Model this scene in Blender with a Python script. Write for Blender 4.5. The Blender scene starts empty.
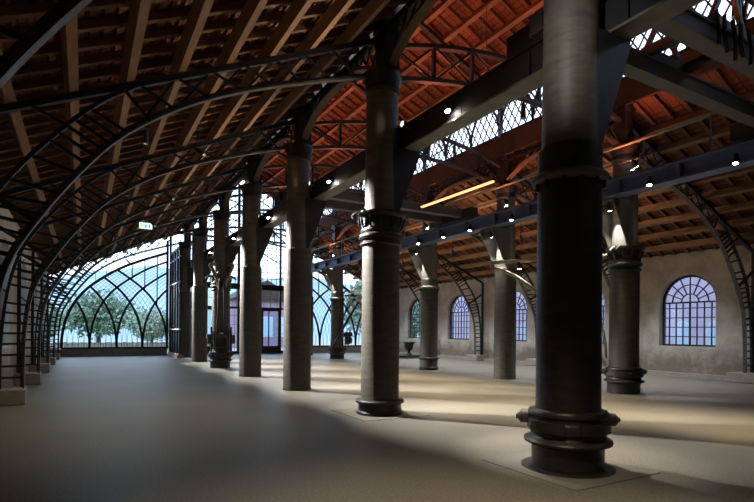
import bpy, math, random
from mathutils import Vector, Matrix
random.seed(7)
SC = bpy.context.scene
COL = SC.collection
PI = math.pi
V = Vector

# ------------------------------------------------------------------ layout
Y0, BAY = 3.67, 3.914
YK = [Y0 + BAY * k for k in range(7)]
XA, XB = 4.4, 11.0
XL, XR = -1.45, 17.05           # faces of the side walls
YF = 29.4                       # glazed gable
YB = -2.5                       # wall behind the camera
XM = 7.7
SL = 0.446                      # roof slope


def rx(x):                      # left aisle x -> right aisle x
    return XB + (XA - x) * 1.035


# ------------------------------------------------------------------ mesh builder
class MB:
    def __init__(self):
        self.v, self.f = [], []

    def add(self, vs, fs):
        n = len(self.v)
        self.v += [tuple(p) for p in vs]
        self.f += [tuple(i + n for i in q) for q in fs]
        return self

    def box(self, a, b):
        x0, y0, z0 = a
        x1, y1, z1 = b
        return self.add([(x0, y0, z0), (x1, y0, z0), (x1, y1, z0), (x0, y1, z0),
                         (x0, y0, z1), (x1, y0, z1), (x1, y1, z1), (x0, y1, z1)],
                        [(0, 3, 2, 1), (4, 5, 6, 7), (0, 1, 5, 4), (1, 2, 6, 5), (2, 3, 7, 6), (3, 0, 4, 7)])

    def sweep(self, pts, side, w, t, close=False):
        pts = [V(p) for p in pts]
        side = V(side).normalized()
        n = len(pts)
        vs = []
        for i, p in enumerate(pts):
            if close:
                tg = pts[(i + 1) % n] - pts[i - 1]
            else:
                tg = pts[min(i + 1, n - 1)] - pts[max(i - 1, 0)]
            nn = side.cross(tg)
            if nn.length < 1e-6:
                nn = V((0, 0, 1)).cross(tg)
            nn.normalize()
            s2 = tg.cross(nn).normalized()
            for a, b in ((-1, -1), (1, -1), (1, 1), (-1, 1)):
                vs.append(p + s2 * (w / 2 * a) + nn * (t / 2 * b))
        fs = []
        for i in range(n if close else n - 1):
            j = (i + 1) % n
            for q in range(4):
                r = (q + 1) % 4
                fs.append((4 * i + q, 4 * i + r, 4 * j + r, 4 * j + q))
        if not close:
            fs += [(3, 2, 1, 0), tuple(4 * (n - 1) + q for q in range(4))]
        return self.add(vs, fs)

    def bar(self, a, b, w, t=None, side=None):
        t = t or w
        d = (V(b) - V(a)).normalized()
        if side is None:
            side = (0, 1, 0) if abs(d.y) < .9 else (1, 0, 0)
        return self.sweep([a, b], side, w, t)

    def tube(self, pts, r, seg=8, close=False):
        pts = [V(p) for p in pts]
        n = len(pts)
        vs, fs = [], []
        ref = None
        for i, p in enumerate(pts):
            tg = (pts[(i + 1) % n] - pts[i - 1]) if close else pts[min(i + 1, n - 1)] - pts[max(i - 1, 0)]
            tg.normalize()
            if ref is None:
                ref = V((0, 0, 1)) if abs(tg.z) < .9 else V((1, 0, 0))
            a = tg.cross(ref).normalized()
            b = a.cross(tg).normalized()
            ref = b
            rr = r[i] if isinstance(r, (list, tuple)) else r
            for k in range(seg):
                u = 2 * PI * k / seg
                vs.append(p + a * rr * math.cos(u) + b * rr * math.sin(u))
        for i in range(n if close else n - 1):
            j = (i + 1) % n
            for k in range(seg):
                l = (k + 1) % seg
                fs.append((i * seg + k, i * seg + l, j * seg + l, j * seg + k))
        if not close:
            fs += [tuple(range(seg))[::-1], tuple((n - 1) * seg + k for k in range(seg))]
        return self.add(vs, fs)

    def lathe(self, prof, seg=32, c=(0, 0, 0), axis='Z'):
        vs, fs = [], []
        for r, z in prof:
            for k in range(seg):
                u = 2 * PI * k / seg
                if axis == 'Z':
                    vs.append((c[0] + r * math.cos(u), c[1] + r * math.sin(u), c[2] + z))
                elif axis == 'X':
                    vs.append((c[0] + z, c[1] + r * math.cos(u), c[2] + r * math.sin(u)))
                else:
                    vs.append((c[0] + r * math.sin(u), c[1] + z, c[2] + r * math.cos(u)))
        m = len(prof)
        for i in range(m - 1):
            for k in range(seg):
                l = (k + 1) % seg
                fs.append((i * seg + k, i * seg + l, (i + 1) * seg + l, (i + 1) * seg + k))
        fs += [tuple(range(seg))[::-1], tuple((m - 1) * seg + k for k in range(seg))]
        return self.add(vs, fs)

    def prism(self, poly, d0, d1, plane='XZ'):
        n = len(poly)

        def mk(p, d):
            return {'XZ': (p[0], d, p[1]), 'YZ': (d, p[0], p[1]), 'XY': (p[0], p[1], d)}[plane]
        vs = [mk(p, d0) for p in poly] + [mk(p, d1) for p in poly]
        fs = [tuple(range(n)), tuple(range(2 * n - 1, n - 1, -1))]
        for i in range(n):
            j = (i + 1) % n
            fs.append((i, i + n, j + n, j))
        return self.add(vs, fs)

    def build(self, name, mat, parent=None, smooth=0, off=(0, 0, 0)):
        me = bpy.data.meshes.new(name)
        o3 = V(off)
        me.from_pydata([tuple(V(p) - o3) for p in self.v], [], self.f)
        me.update()
        import bmesh
        bm = bmesh.new()
        bm.from_mesh(me)
        bmesh.ops.recalc_face_normals(bm, faces=bm.faces)
        bm.to_mesh(me)
        bm.free()
        if smooth:
            for p in me.polygons:
                p.use_smooth = True
            try:
                me.set_sharp_from_angle(angle=math.radians(smooth))
            except Exception:
                pass
        me.materials.append(mat)
        o = bpy.data.objects.new(name, me)
        COL.objects.link(o)
        if parent is not None:
            o.parent = parent
        else:
            o.location = off
        return o


def tag(o, label=None, cat=None, group=None, kind=None):
    if label:
        o['label'] = label
    if cat:
        o['category'] = cat
    if group:
        o['group'] = group
    if kind:
        o['kind'] = kind
    return o


def thing(name, label, cat, loc=(0, 0, 0), rz=0, group=None):
    o = bpy.data.objects.new(name, None)
    o.empty_display_size = .2
    COL.objects.link(o)
    o.location = loc
    o.rotation_euler = (0, 0, rz)
    return tag(o, label, cat, group)


def copy_thing(src, loc, label, rz=None, group=None):
    r = src.copy()
    COL.objects.link(r)
    r.location = loc
    if rz is not None:
        r.rotation_euler = (0, 0, rz)
    r['label'] = label
    if group:
        r['group'] = group
    for ch in list(src.children):
        c = ch.copy()
        COL.objects.link(c)
        c.parent = r
        for g in list(ch.children):
            d = g.copy()
            COL.objects.link(d)
            d.parent = c
    return r


def crom(pts, n=6):             # Catmull-Rom through 2-D/3-D points
    P = [V(p) for p in pts]
    P = [P[0] * 2 - P[1]] + P + [P[-1] * 2 - P[-2]]
    out = []
    for i in range(1, len(P) - 2):
        for k in range(n):
            t = k / n
            a, b, c, d = P[i - 1], P[i], P[i + 1], P[i + 2]
            out.append(.5 * ((2 * b) + (c - a) * t + (2 * a - 5 * b + 4 * c - d) * t * t + (3 * b - a - 3 * c + d) * t ** 3))
    out.append(P[-2])
    return out


# ------------------------------------------------------------------ materials
def mat(name, col, rough=.6, metal=0., noise=0., nscale=8., col2=None, stretch=(1, 1, 1), bump=0., bscale=None, detail=5):
    m = bpy.data.materials.new(name)
    m.use_nodes = True
    nt = m.node_tree
    b = nt.nodes['Principled BSDF']
    b.inputs['Base Color'].default_value = (*col, 1)
    b.inputs['Roughness'].default_value = rough
    b.inputs['Metallic'].default_value = metal
    tc = nt.nodes.new('ShaderNodeTexCoord')
    mp = nt.nodes.new('ShaderNodeMapping')
    mp.inputs['Scale'].default_value = stretch
    nt.links.new(tc.outputs['Object'], mp.inputs['Vector'])
    if noise:
        n = nt.nodes.new('ShaderNodeTexNoise')
        n.inputs['Scale'].default_value = nscale
        n.inputs['Detail'].default_value = detail
        n.inputs['Roughness'].default_value = .62
        nt.links.new(mp.outputs['Vector'], n.inputs['Vector'])
        r = nt.nodes.new('ShaderNodeValToRGB')
        r.color_ramp.elements[0].position = .5 - .5 * noise if noise < 1 else .3
        r.color_ramp.elements[1].position = .5 + .5 * noise if noise < 1 else .7
        c2 = col2 or tuple(c * .55 for c in col)
        r.color_ramp.elements[0].color = (*c2, 1)
        r.color_ramp.elements[1].color = (*col, 1)
        nt.links.new(n.outputs['Fac'], r.inputs['Fac'])
        nt.links.new(r.outputs['Color'], b.inputs['Base Color'])
    if bump:
        n2 = nt.nodes.new('ShaderNodeTexNoise')
        n2.inputs['Scale'].default_value = bscale or nscale * 3
        n2.inputs['Detail'].default_value = 4
        nt.links.new(mp.outputs['Vector'], n2.inputs['Vector'])
        bp = nt.nodes.new('ShaderNodeBump')
        bp.inputs['Strength'].default_value = bump
        bp.inputs['Distance'].default_value = .02
        nt.links.new(n2.outputs['Fac'], bp.inputs['Height'])
        nt.links.new(bp.outputs['Normal'], b.inputs['Normal'])
    return m


def emis(name, col, s):
    m = bpy.data.materials.new(name)
    m.use_nodes = True
    b = m.node_tree.nodes['Principled BSDF']
    b.inputs['Base Color'].default_value = (*col, 1)
    b.inputs['Emission Color'].default_value = (*col, 1)
    b.inputs['Emission Strength'].default_value = s
    return m


def glass_mat(name, tint, refl=.06):
    m = bpy.data.materials.new(name)
    m.use_nodes = True
    nt = m.node_tree
    for n in list(nt.nodes):
        nt.nodes.remove(n)
    o = nt.nodes.new('ShaderNodeOutputMaterial')
    t = nt.nodes.new('ShaderNodeBsdfTransparent')
    t.inputs['Color'].default_value = (*tint, 1)
    g = nt.nodes.new('ShaderNodeBsdfGlossy')
    g.inputs['Roughness'].default_value = .08
    x = nt.nodes.new('ShaderNodeMixShader')
    x.inputs['Fac'].default_value = refl
    nt.links.new(t.outputs[0], x.inputs[1])
    nt.links.new(g.outputs[0], x.inputs[2])
    nt.links.new(x.outputs[0], o.inputs['Surface'])
    return m


def brick_mat(name, c1, c2, mortar, scale, w, h, rough=.85, plane='XZ', ms=.02, offs=.5, noise=.5):
    m = bpy.data.materials.new(name)
    m.use_nodes = True
    nt = m.node_tree
    b = nt.nodes['Principled BSDF']
    b.inputs['Roughness'].default_value = rough
    tc = nt.nodes.new('ShaderNodeTexCoord')
    sp = nt.nodes.new('ShaderNodeSeparateXYZ')
    cb = nt.nodes.new('ShaderNodeCombineXYZ')
    nt.links.new(tc.outputs['Object'], sp.inputs[0])
    nt.links.new(sp.outputs[plane[0]], cb.inputs['X'])
    nt.links.new(sp.outputs[plane[1]], cb.inputs['Y'])
    bt = nt.nodes.new('ShaderNodeTexBrick')
    bt.offset = offs
    bt.inputs['Color1'].default_value = (*c1, 1)
    bt.inputs['Color2'].default_value = (*c2, 1)
    bt.inputs['Mortar'].default_value = (*mortar, 1)
    bt.inputs['Scale'].default_value = scale
    bt.inputs['Brick Width'].default_value = w
    bt.inputs['Row Height'].default_value = h
    bt.inputs['Mortar Size'].default_value = ms
    nt.links.new(cb.outputs[0], bt.inputs['Vector'])
    n = nt.nodes.new('ShaderNodeTexNoise')
    n.inputs['Scale'].default_value = 2.5
    n.inputs['Detail'].default_value = 6
    nt.links.new(tc.outputs['Object'], n.inputs['Vector'])
    mx = nt.nodes.new('ShaderNodeMix')
    mx.data_type = 'RGBA'
    mx.blend_type = 'MULTIPLY'
    mx.inputs['Factor'].default_value = noise
    r = nt.nodes.new('ShaderNodeValToRGB')
    r.color_ramp.elements[0].position = .3
    r.color_ramp.elements[0].color = (.35, .33, .32, 1)
    r.color_ramp.elements[1].position = .65
    r.color_ramp.elements[1].color = (1, 1, 1, 1)
    nt.links.new(n.outputs['Fac'], r.inputs['Fac'])
    nt.links.new(bt.outputs['Color'], mx.inputs['A'])
    nt.links.new(r.outputs['Color'], mx.inputs['B'])
    nt.links.new(mx.outputs['Result'], b.inputs['Base Color'])
    return m


M = {}
M['black'] = mat('black_gap_shade', (.004, .004, .004), .8)
M['iron'] = mat('dark_iron', (.022, .021, .023), .5, .3, .5, 6)
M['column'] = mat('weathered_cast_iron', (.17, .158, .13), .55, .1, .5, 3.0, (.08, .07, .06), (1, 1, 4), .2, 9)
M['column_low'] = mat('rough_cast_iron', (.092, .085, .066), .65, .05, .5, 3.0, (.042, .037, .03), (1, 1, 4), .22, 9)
M['column_dark'] = mat('dark_and_shaded_cast_iron', (.045, .043, .042), .42, .35, .5, 5, (.02, .02, .02), (1, 1, 3), .25, 14)
M['plate'] = mat('riveted_dark_plate', (.05, .05, .06), .5, .3, .5, 3, (.03, .03, .035), (1, 1, 1), .1)
M['steel'] = mat('blue_grey_painted_steel', (.17, .21, .36), .5, .1, .5, 3, (.11, .14, .25))
M['bridge'] = mat('grey_crane_steel', (.16, .155, .16), .6, .1, .5, 3, (.10, .095, .09))
M['pale_lit'] = mat('lit_green_grey_iron', (.33, .315, .25), .5, .1, .4, 5)  # paleness stands in for light falling on jib struts and handrail
M['flange'] = mat('lit_steel_flange', (.22, .205, .17), .55, .1, .4, 4)  # paler than the web, for the light on the beam's underside
M['arc_timber'] = mat('brown_arch_lining', (.20, .13, .085), .7, 0, .5, 4, (.12, .08, .05))
M['timber'] = mat('old_pine_timber', (.32, .18, .10), .75, 0, .5, 4, (.20, .11, .06), (5, .6, 5), .2)
M['rafter'] = mat('dark_rafter_timber', (.22, .11, .06), .8, 0, .5, 6, (.13, .065, .04), (.6, 5, 5))
M['tile_dim'] = brick_mat('clay_roof_tiles', (.30, .11, .05), (.22, .08, .04), (.06, .025, .015), 1, .2, .15, .85, 'YX', .012, 0)
M['stone'] = mat('foundation_stone', (.30, .27, .235), .9, 0, .6, 4, (.17, .15, .13), (1, 1, 1), .4, 20)
M['lamp_body'] = mat('black_lamp_housing', (.02, .02, .02), .4, .4)
M['lens'] = emis('warm_lamp_lens', (1, .93, .8), 30)
M['led'] = emis('orange_light_tube', (1, .40, .17), 1.0)
M['glass'] = glass_mat('window_glass', (.86, .93, 1.0))
M['glass_sky'] = glass_mat('skylight_glass', (.90, .94, 1.0), .04)
M['sign_body'] = mat('white_sign_case', (.7, .7, .7), .5)
M['sign_face'] = emis('green_white_sign_face', (.72, 1, .9), .5)
M['sign_ink'] = mat('green_sign_ink', (.28, .58, .48), .6)
M['wood_dark'] = mat('dark_boarding', (.07, .04, .028), .85, 0, .5, 5)
M['cover'] = mat('grey_floor_cover', (.15, .138, .118), .75, 0, .5, 12, (.12, .11, .095))


def floor_material():
    m = mat('worn_stone_dust_floor', (.26, .23, .19), .5, 0)
    nt = m.node_tree
    b = nt.nodes['Principled BSDF']
    tc = nt.nodes.new('ShaderNodeTexCoord')
    n1 = nt.nodes.new('ShaderNodeTexNoise')
    n1.inputs['Scale'].default_value = .55
    n1.inputs['Detail'].default_value = 6
    n2 = nt.nodes.new('ShaderNodeTexNoise')
    n2.inputs['Scale'].default_value = 38
    n2.inputs['Detail'].default_value = 8
    n2.inputs['Roughness'].default_value = .75
    for n in (n1, n2):
        nt.links.new(tc.outputs['Object'], n.inputs['Vector'])
    r1 = nt.nodes.new('ShaderNodeValToRGB')
    r1.color_ramp.elements[0].position = .3
    r1.color_ramp.elements[0].color = (.125, .116, .095, 1)
    r1.color_ramp.elements[1].position = .7
    r1.color_ramp.elements[1].color = (.180, .165, .130, 1)
    r2 = nt.nodes.new('ShaderNodeValToRGB')
    r2.color_ramp.elements[0].position = .35
    r2.color_ramp.elements[0].color = (.50, .50, .50, 1)
    r2.color_ramp.elements[1].position = .62
    r2.color_ramp.elements[1].color = (1.2, 1.2, 1.2, 1)
    nt.links.new(n1.outputs['Fac'], r1.inputs['Fac'])
    nt.links.new(n2.outputs['Fac'], r2.inputs['Fac'])
    mx = nt.nodes.new('ShaderNodeMix')
    mx.data_type = 'RGBA'
    mx.blend_type = 'MULTIPLY'
    mx.inputs['Factor'].default_value = 1
    nt.links.new(r1.outputs['Color'], mx.inputs['A'])
    nt.links.new(r2.outputs['Color'], mx.inputs['B'])
    nt.links.new(mx.outputs['Result'], b.inputs['Base Color'])
    bp = nt.nodes.new('ShaderNodeBump')
    bp.inputs['Strength'].default_value = .25
    bp.inputs['Distance'].default_value = .006
    nt.links.new(n2.outputs['Fac'], bp.inputs['Height'])
    nt.links.new(bp.outputs['Normal'], b.inputs['Normal'])
    return m


def plaster_material():
    m = mat('stained_plaster_wall', (.45, .43, .39), .9, 0, .4, 1.6, (.25, .235, .205), (1, 1, 1), .6, 9, 9)
    nt = m.node_tree
    b = nt.nodes['Principled BSDF']
    src = b.inputs['Base Color'].links[0].from_socket
    tc = nt.nodes.new('ShaderNodeTexCoord')
    n = nt.nodes.new('ShaderNodeTexNoise')
    n.inputs['Scale'].default_value = 1.7
    n.inputs['Detail'].default_value = 10
    n.inputs['Roughness'].default_value = .7
    n.inputs['Distortion'].default_value = .5
    nt.links.new(tc.outputs['Object'], n.inputs['Vector'])
    sp = nt.nodes.new('ShaderNodeSeparateXYZ')
    nt.links.new(tc.outputs['Object'], sp.inputs[0])
    mr = nt.nodes.new('ShaderNodeMapRange')          # rising damp: worn, darker render low on the wall
    mr.inputs['From Min'].default_value = .35
    mr.inputs['From Max'].default_value = 1.15
    mr.inputs['To Min'].default_value = .38
    mr.inputs['To Max'].default_value = -.1
    nt.links.new(sp.outputs['Z'], mr.inputs['Value'])
    ad = nt.nodes.new('ShaderNodeMath')
    ad.operation = 'ADD'
    nt.links.new(n.outputs['Fac'], ad.inputs[0])
    nt.links.new(mr.outputs[0], ad.inputs[1])
    r = nt.nodes.new('ShaderNodeValToRGB')
    r.color_ramp.elements[0].position = .52
    r.color_ramp.elements[0].color = (0, 0, 0, 1)
    r.color_ramp.elements[1].position = .86
    r.color_ramp.elements[1].color = (1, 1, 1, 1)
    nt.links.new(ad.outputs[0], r.inputs['Fac'])
    mx = nt.nodes.new('ShaderNodeMix')
    mx.data_type = 'RGBA'
    nt.links.new(r.outputs['Color'], mx.inputs['Factor'])
    nt.links.new(src, mx.inputs['A'])
    mx.inputs['B'].default_value = (.15, .125, .098, 1)
    nt.links.new(mx.outputs['Result'], b.inputs['Base Color'])
    return m


M['floor'] = floor_material()
M['plaster'] = plaster_material()

# ------------------------------------------------------------------ shell
mb = MB()
mb.box((XL - .3, YB - .3, -.2), (XR + .3, YF + .35, 0))
tag(mb.build('floor', M['floor']), 'worn grey brown floor of the casting hall', 'floor', kind='structure')
mb = MB()
mb.box((XL - .3, YB - .3, 0), (XR + .3, YB, 9.6))
tag(mb.build('wall_back', M['plaster']), kind='structure')

WY = [Y0 + BAY * (k + .5) for k in range(-1, 6)]       # window axes in the side walls
WW, WZ0, WZS = .9, .98, 2.42                            # half width, sill, springing


def arch_poly(cy, hw, z0, zs, n=14):
    pts = [(cy - hw, z0), (cy - hw, zs)]
    for i in range(1, n):
        u = PI - PI * i / n
        pts.append((cy + hw * math.cos(u), zs + hw * math.sin(u)))
    pts += [(cy + hw, zs), (cy + hw, z0)]
    return pts


def side_wall(name, x0, x1, zt, ys):
    mb = MB()
    edges = [YB] + [v for y in ys for v in (y - WW, y + WW)] + [YF + .1]
    for i in range(0, len(edges), 2):
        mb.box((x0, edges[i], 0), (x1, edges[i + 1], zt))
    for y in ys:
        mb.box((x0, y - WW, 0), (x1, y + WW, WZ0))
        top = [(y - WW, zt)] + arch_poly(y, WW, WZS, WZS)[1:-1] + [(y + WW, zt)]
        n = len(top)
        arc = top[1:-1]
        vs, fs = [], []
        for (a, b) in arc:
            vs += [(x0, a, b), (x1, a, b), (x0, a, zt), (x1, a, zt)]
        for i in range(len(arc) - 1):
            p, q = 4 * i, 4 * i + 4
            fs += [(p, q, q + 2, p + 2), (p + 1, p + 3, q + 3, q + 1), (p, p + 1, q + 1, q)]
        mb.add(vs, fs)
    return tag(mb.build(name, M['plaster']), kind='structure')


side_wall('wall_right', XR, XR + .4, 4.05, WY[2:])
side_wall('wall_left', XL - .4, XL, 4.0, WY[3:])


def arched_window(idx, x, sgn, y):
    """iron arched window with a fan in its head; sgn = +1 on the right wall"""
    root = thing('window_%d' % idx, None, None, (x, y, 0))
    tag(root, kind='structure')
    fr = MB()
    ap = arch_poly(0, WW - .035, WZ0 + .03, WZS)
    fr.sweep([(0, a, b) for a, b in ap], (1, 0, 0), .07, .07, True)
    fr.build('frame', M['iron'], root)
    g = MB()
    for i in range(1, 8):
        yy = -WW + 2 * WW * i / 8
        g.bar((0, yy, WZ0), (0, yy, WZS), .04, .05 if i == 4 else .03, (1, 0, 0))
    for i in range(1, 5):
        zz = WZ0 + (WZS - WZ0) * i / 4.6
        g.bar((0, -WW, zz), (0, WW, zz), .04, .03, (1, 0, 0))
    g.bar((0, -WW, WZS), (0, WW, WZS), .04, .05, (1, 0, 0))
    for i in range(1, 8):
        u = PI * i / 8
        r0 = .0 if i == 4 else .3
        g.bar((0, r0 * math.cos(u), WZS + r0 * math.sin(u)), (0, WW * math.cos(u), WZS + WW * math.sin(u)), .04, .03, (1, 0, 0))
    for rr in (.28, .58):
        g.sweep([(0, rr * math.cos(PI * i / 16), WZS + rr * math.sin(PI * i / 16)) for i in range(17)], (1, 0, 0), .04, .03)
    g.build('glazing_bars', M['iron'], root)
    p = MB()
    p.prism(arch_poly(0, WW - .01, WZ0, WZS), .008 * sgn, .014 * sgn, 'YZ')
    p.build('pane', M['glass'], root)
    return root


wn = 4
for i, y in enumerate(WY):
    if i >= 2:
        arched_window(wn, XR + .22, 1, y)
        wn += 1
for i, y in enumerate(WY):
    if i >= 3:
        arched_window(wn, XL - .22, -1, y)
        wn += 1

# low kerb along the right wall
mb = MB()
mb.box((XR - .28, YB, 0), (XR, YF - .3, .12))
tag(mb.build('trim_1', M['stone']), kind='structure')


# ------------------------------------------------------------------ roofs
def zr(x):                      # centre line of the left aisle's top chord
    return 4.40 + SL * x


def roof_sheet(name, x0, z0, x1, z1, up, thick=.12, course=.15):
    """clay tile slope between (x0,z0) low and (x1,z1) high, extruded along Y: stepped courses below"""
    L = math.hypot(x1 - x0, z1 - z0)
    d = V((x1 - x0, z1 - z0)) / L
    nrm = V((-d.y, d.x)) if (-d.y * 0 + d.x) > 0 else V((d.y, -d.x))
    if nrm.y < 0:
        nrm = -nrm
    n = int(L / course)
    low = []
    for i in range(n):
        a = V((x0, z0)) + d * (L * i / n)
        b = V((x0, z0)) + d * (L * (i + 1) / n)
        low += [a, b + nrm * .035]
    low.append(V((x1, z1)))
    poly = [tuple(p) for p in low] + [tuple(V((x1, z1)) + nrm * thick), tuple(V((x0, z0)) + nrm * thick)]
    mb = MB()
    mb.prism(poly, YB - .2, YF + .25, 'XZ')
    o = tag(mb.build(name, M['tile_dim']), kind='structure')
    # rafters (parts of the roof)
    L2 = L
    first = None
    y = YF - .15
    base = V((x0, 0, z0)) - V((nrm.x, 0, nrm.y)) * .045
    end = V((x1, 0, z1)) - V((nrm.x, 0, nrm.y)) * .045
    k = 0
    while y > .3:
        if first is None:
            r = MB()
            r.bar(base, end, .075, .09, (0, 1, 0))
            first = r.build('rafter', M['rafter'], o)
            ob = first
        else:
            ob = first.copy()
            COL.objects.link(ob)
            ob.parent = o
        ob.location = (0, y, 0)
        y -= .43
        k += 1
    return o


def purlin(x, z, slope, label, group, y0=YB, y1=YF, w=.11, h=.17):
    a = math.atan(slope)
    c, s = math.cos(a), math.sin(a)
    poly = []
    for u, v in ((-w / 2, -h / 2), (w / 2, -h / 2), (w / 2, h / 2), (-w / 2, h / 2)):
        poly.append((u * c - v * s, u * s + v * c))
    mb = MB()
    mb.prism(poly, 0, y1 - y0, 'XZ')
    o = mb.build('roof_purlin', M['timber'], None)
    o.location = (x, y0, z)
    return tag(o, label, 'purlin', group)


OFF = .05 / math.cos(math.atan(SL))
oT = .05 + .17 + .09 + .01      # chord half + purlin + rafter


def ofz(x, o):                  # z at vertical offset matching a normal offset
    return zr(x) + o * math.sqrt(1 + SL * SL)


roof_sheet('ceiling_left', XL - .3, ofz(XL - .3, oT), XA + .05, ofz(XA + .05, oT), 1)
SR = SL / 1.035
roof_sheet('ceiling_right', XR + .3, ofz(XL - .29, oT), XB - .05, ofz(XA + .05, oT), -1)
ORD = ['first', 'second', 'third', 'fourth', 'fifth', 'sixth', 'seventh', 'eighth', 'ninth']
PX = [-.80 + .645 * i for i in range(8)]
for i, x in enumerate(PX):
    purlin(x, ofz(x, .05 + .085), SL, 'long brown timber purlin under the left aisle tiles, %s up from the left wall' % ORD[i],
           'purlins of the left aisle roof')
    purlin(rx(x), ofz(x, .05 + .085), -SR, 'long timber purlin under the right aisle tiles, %s up from the window wall' % ORD[i],
           'purlins of the right aisle roof')

ZC0, ZC1 = 7.2, 8.3             # clerestory sill and head
XCA, XCB = XA + .25, XB - .25
NS = .46
ZE = ZC1 + .10                  # nave eaves, underside of principal rafters
ZRDG = ZE + NS * (XM - XCA)


def nofz(x, o):
    return ZE + NS * (XM - XCA - abs(x - XM)) + o * math.sqrt(1 + NS * NS)


roof_sheet('ceiling_nave', XCA - .35, nofz(XCA - .35, .30), XM, nofz(XM, .30), 1)
o = roof_sheet('ceiling_nave_right', XCB + .35, nofz(XCB + .35, .30), XM, nofz(XM, .30), -1)
for i in range(5):
    x = XCA + .12 + i * .66
    purlin(x, nofz(x, .10), NS, 'red lit timber purlin on the left nave slope, %s up from the eaves' % ORD[i], 'purlins of the left nave slope')
    purlin(2 * XM - x, nofz(x, .10), -NS, 'red lit timber purlin on the right nave slope, %s up from the clerestory' % ORD[i], 'purlins of the right nave slope')

# boarded strips under and over the clerestory
mb = MB()
mb.box((XCB - .04, YB, ofz(XA, oT) - .1), (XCB + .04, YF, ZC0))
tag(mb.build('wall_nave_right', M['wood_dark']), kind='structure')
mb = MB()
mb.box((XCA - .04, YB, ofz(XA, oT) - .1), (XCA + .04, YF, ZC1 + .25))
tag(mb.build('wall_nave_left', M['wood_dark']), kind='structure')
mb = MB()
mb.box((XCB - .06, YB, ZC1), (XCB + .06, YF, ZC1 + .25))
tag(mb.build('trim_2', M['wood_dark']), kind='structure')


def clerestory(idx, y0, y1):
    root = tag(thing('window_%d' % idx, None, None, (XCB, y0, ZC0)), kind='structure')
    W, H = y1 - y0, ZC1 - ZC0
    fr = MB()
    fr.sweep([(0, .05, .03), (0, W - .05, .03), (0, W - .05, H - .03), (0, .05, H - .03)], (1, 0, 0), .1, .07, True)
    fr.build('frame', M['iron'], root)
    t = MB()
    q = W / 3
    for k in range(-1, 3):
        a, b = k * q, (k + 2) * q
        pts = []
        for i in range(25):
            u = PI * i / 24
            yy = (a + b) / 2 - q * math.cos(u)
            zz = 1.30 * math.sin(u) ** .85
            if .03 <= yy <= W - .03 and zz < H:
                pts.append((-.03, yy, zz))
            elif len(pts) > 1:
                t.sweep(pts, (1, 0, 0), .05, .06)
                pts = []
        if len(pts) > 1:
            t.sweep(pts, (1, 0, 0), .05, .06)
    t.build('tracery', M['iron'], root)
    g = MB()
    st = .27
    n = int((W + H) / st) + 2
    for i in range(n):
        for s in (1, -1):
            a = i * st if s < 0 else i * st - H * .6
            p0, p1 = V((0, a, 0)), V((0, a + s * H * .6, H))
            lo, hi = 0., 1.
            dy = p1.y - p0.y
            for bound, sg in ((.02, 1), (W - .02, -1)):
                f0, f1 = sg * (p0.y - bound), sg * (p1.y - bound)
                if f0 < 0 and f1 < 0:
                    lo = 2
                elif f0 < 0:
                    lo = max(lo, f0 / (f0 - f1))
                elif f1 < 0:
                    hi = min(hi, f0 / (f0 - f1))
            if hi - lo > .05:
                g.bar(p0.lerp(p1, lo), p0.lerp(p1, hi), .025, .033, (1, 0, 0))
    g.build('glazing_bars', M['iron'], root)
    p = MB()
    p.box((.015, .02, .02), (.021, W - .02, H - .02))
    p.build('pane', M['glass_sky'], root)
    return root


for k in range(7):
    y0 = YK[k] - BAY if k == 0 else YK[k - 1]
    clerestory(20 + k, y0, YK[k])
clerestory(27, YK[6], YF)

# ------------------------------------------------------------------ curved aisle trusses
Lp = crom([(-.95, .28), (-.93, 1.3), (-.80, 2.12), (-.45, 2.80), (.04, 3.50), (.5, 4.0), (1.23, 4.52), (2.13, 4.96), (3.2, 5.35), (4.2, 5.68)], 5)
Op = crom([(-1.31, .28), (-1.29, 1.3), (-1.18, 2.2), (-.98, 2.87), (-.66, 3.4), (-.20, 3.96), (.22, 4.38), (.62, 4.66)], 5)


def lerp_on(path, x):
    for a, b in zip(path, path[1:]):
        if (a[0] - x) * (b[0] - x) <= 0 and a[0] != b[0]:
            t = (x - a[0]) / (b[0] - a[0])
            return a[1] + (b[1] - a[1]) * t
    return path[-1][1]


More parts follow.
